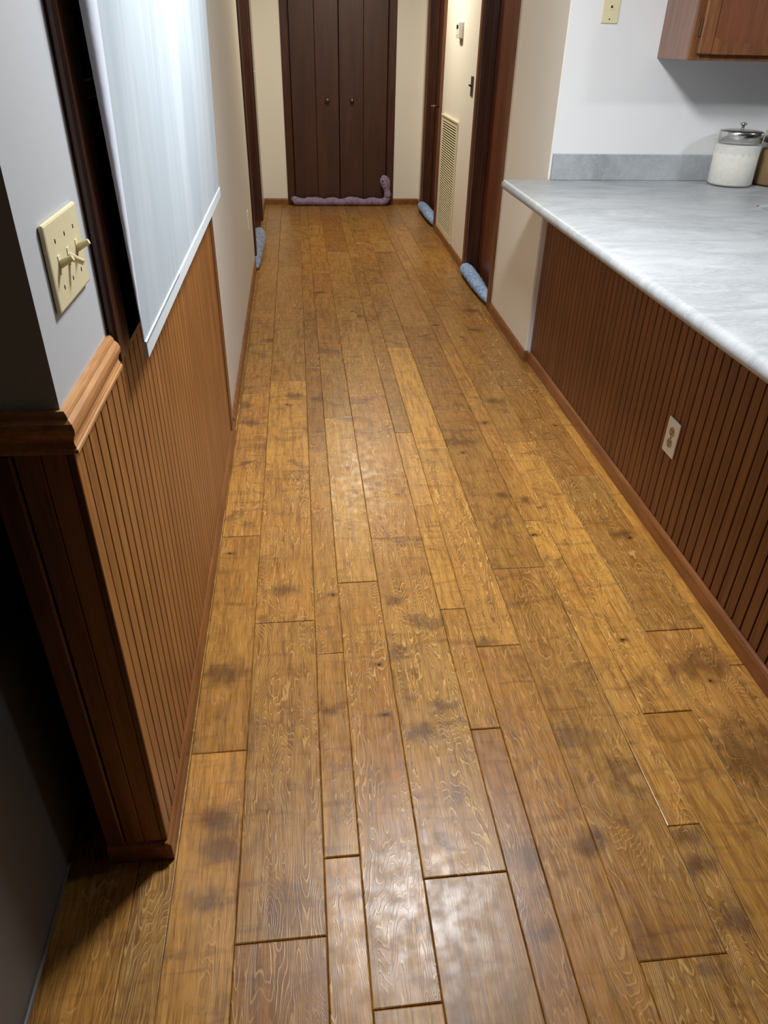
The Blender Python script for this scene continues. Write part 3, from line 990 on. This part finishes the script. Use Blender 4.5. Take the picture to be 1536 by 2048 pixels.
stopper('draft_stopper', [(1.176, 5.335, .045, .006), (1.176, 5.315, .048, .034), (1.175, 5.24, .052, .047), (1.176, 5.08, .052, .048), (1.176, 4.92, .050, .045), (1.176, 4.78, .047, .041),
                          (1.180, 4.66, .043, .036), (1.186, 4.58, .038, .030), (1.190, 4.545, .034, .024)], 'blue', 'blue rolled towel draft stopper at the near right door', 'blue draft stoppers', rip=0.075)
stopper('draft_stopper', [(1.200, 7.66, .042, .006), (1.200, 7.64, .048, .036), (1.198, 7.52, .054, .048), (1.200, 7.30, .056, .050), (1.202, 7.08, .055, .050), (1.206, 6.95, .051, .044), (1.212, 6.865, .045, .036), (1.214, 6.845, .042, .008)],
        'blue', 'blue rolled towel draft stopper at the far right door', 'blue draft stoppers', rip=0.04)
stopper('draft_stopper', [(-.350, 6.50, .05, .006), (-.347, 6.47, .053, .038), (-.345, 6.35, .058, .054), (-.340, 6.12, .060, .058), (-.338, 5.85, .050, .048), (-.335, 5.62, .036, .034), (-.331, 5.49, .024, .022), (-.330, 5.45, .02, .006)],
        'greyblue', 'grey-blue rolled towel draft stopper at the left doorway', 'blue draft stoppers', rip=0.05)

snake = tag(empty('draft_stopper', (0.40, 7.87, 0)), 'lavender fabric draft stopper along the closet doors with upright end', 'draft stopper')
body_pts = [(-.072, 7.865, .040, .006), (-.066, 7.865, .044, .038), (-.045, 7.866, .046, .044), (.03, 7.868, .036, .034), (.10, 7.868, .042, .040), (.20, 7.868, .040, .038), (.25, 7.868, .034, .032), (.32, 7.868, .042, .040),
            (.42, 7.868, .034, .032), (.50, 7.868, .044, .042), (.58, 7.868, .040, .038), (.65, 7.868, .033, .031), (.73, 7.868, .042, .039), (.80, 7.868, .036, .034), (.85, 7.868, .040, .036),
            (.880, 7.872, .070, .034), (.885, 7.876, .11, .034), (.878, 7.880, .145, .032), (.868, 7.884, .19, .046), (.856, 7.888, .23, .050), (.848, 7.890, .262, .036), (.845, 7.890, .283, .008)]
pth = lerp_path(body_pts, 120)
B().tube([(p[0] - .40, p[1] - 7.87, p[2]) for p in pth], [max(p[3], .003) for p in pth], 18, 0.95, 0.05).make('roll', 'lav', snake, True)
for x_, z_, w_, h_ in ((.846, .258, .010, .006), (.830, .236, .014, .004), (.868, .238, .010, .004)):
    B().lathe([(w_ * .3, 0.0), (w_ * .5, -0.004), (w_ * .3, -0.007)], (x_ - .40, -0.012 - (0.012 if z_ < .25 else 0), z_), 10, 'y').make('stitch_mark', 'lavdark', snake)

# ------------------------------------------------------------------ dark grey seat at the lower left
sf = tag(empty('padded_furniture', (-0.95, 0.25, 0)), 'dark grey smooth-sided piece of furniture in shadow left of the post', 'furniture')


def sp(nm, x0, x1, y0, y1, z0, z1, bev, seg=4):
    return B().box(x0 + .95, x1 + .95, y0 - .25, y1 - .25, z0, z1, bev, seg).make(nm, 'leather', sf, True)


sp('arm', -0.70, -0.512, -0.35, 1.75, 0.025, 0.60, 0.035)
sp('arm', -1.45, -1.28, -0.35, 1.75, 0.025, 0.60, 0.035)
sp('seat', -1.278, -0.702, -0.30, 1.48, 0.06, 0.43, 0.05)
sp('backrest', -1.278, -0.702, 1.482, 1.75, 0.06, 0.90, 0.06)
B().tube([(-0.512 + .95 + .001, -0.33 - .25, 0.055), (-0.512 + .95 + .001, 0.3 - .25, 0.055), (-0.512 + .95 + .001, 1.70 - .25, 0.055)], [0.005] * 3, 8).make('piping', 'leather', sf, True)
for x_ in (-0.64, -1.36):
    for y_ in (-0.28, 1.65):
        B().box(x_ + .92, x_ + .98, y_ - .28, y_ - .22, 0.0, 0.03, 0.004).make('foot', 'black', sf)
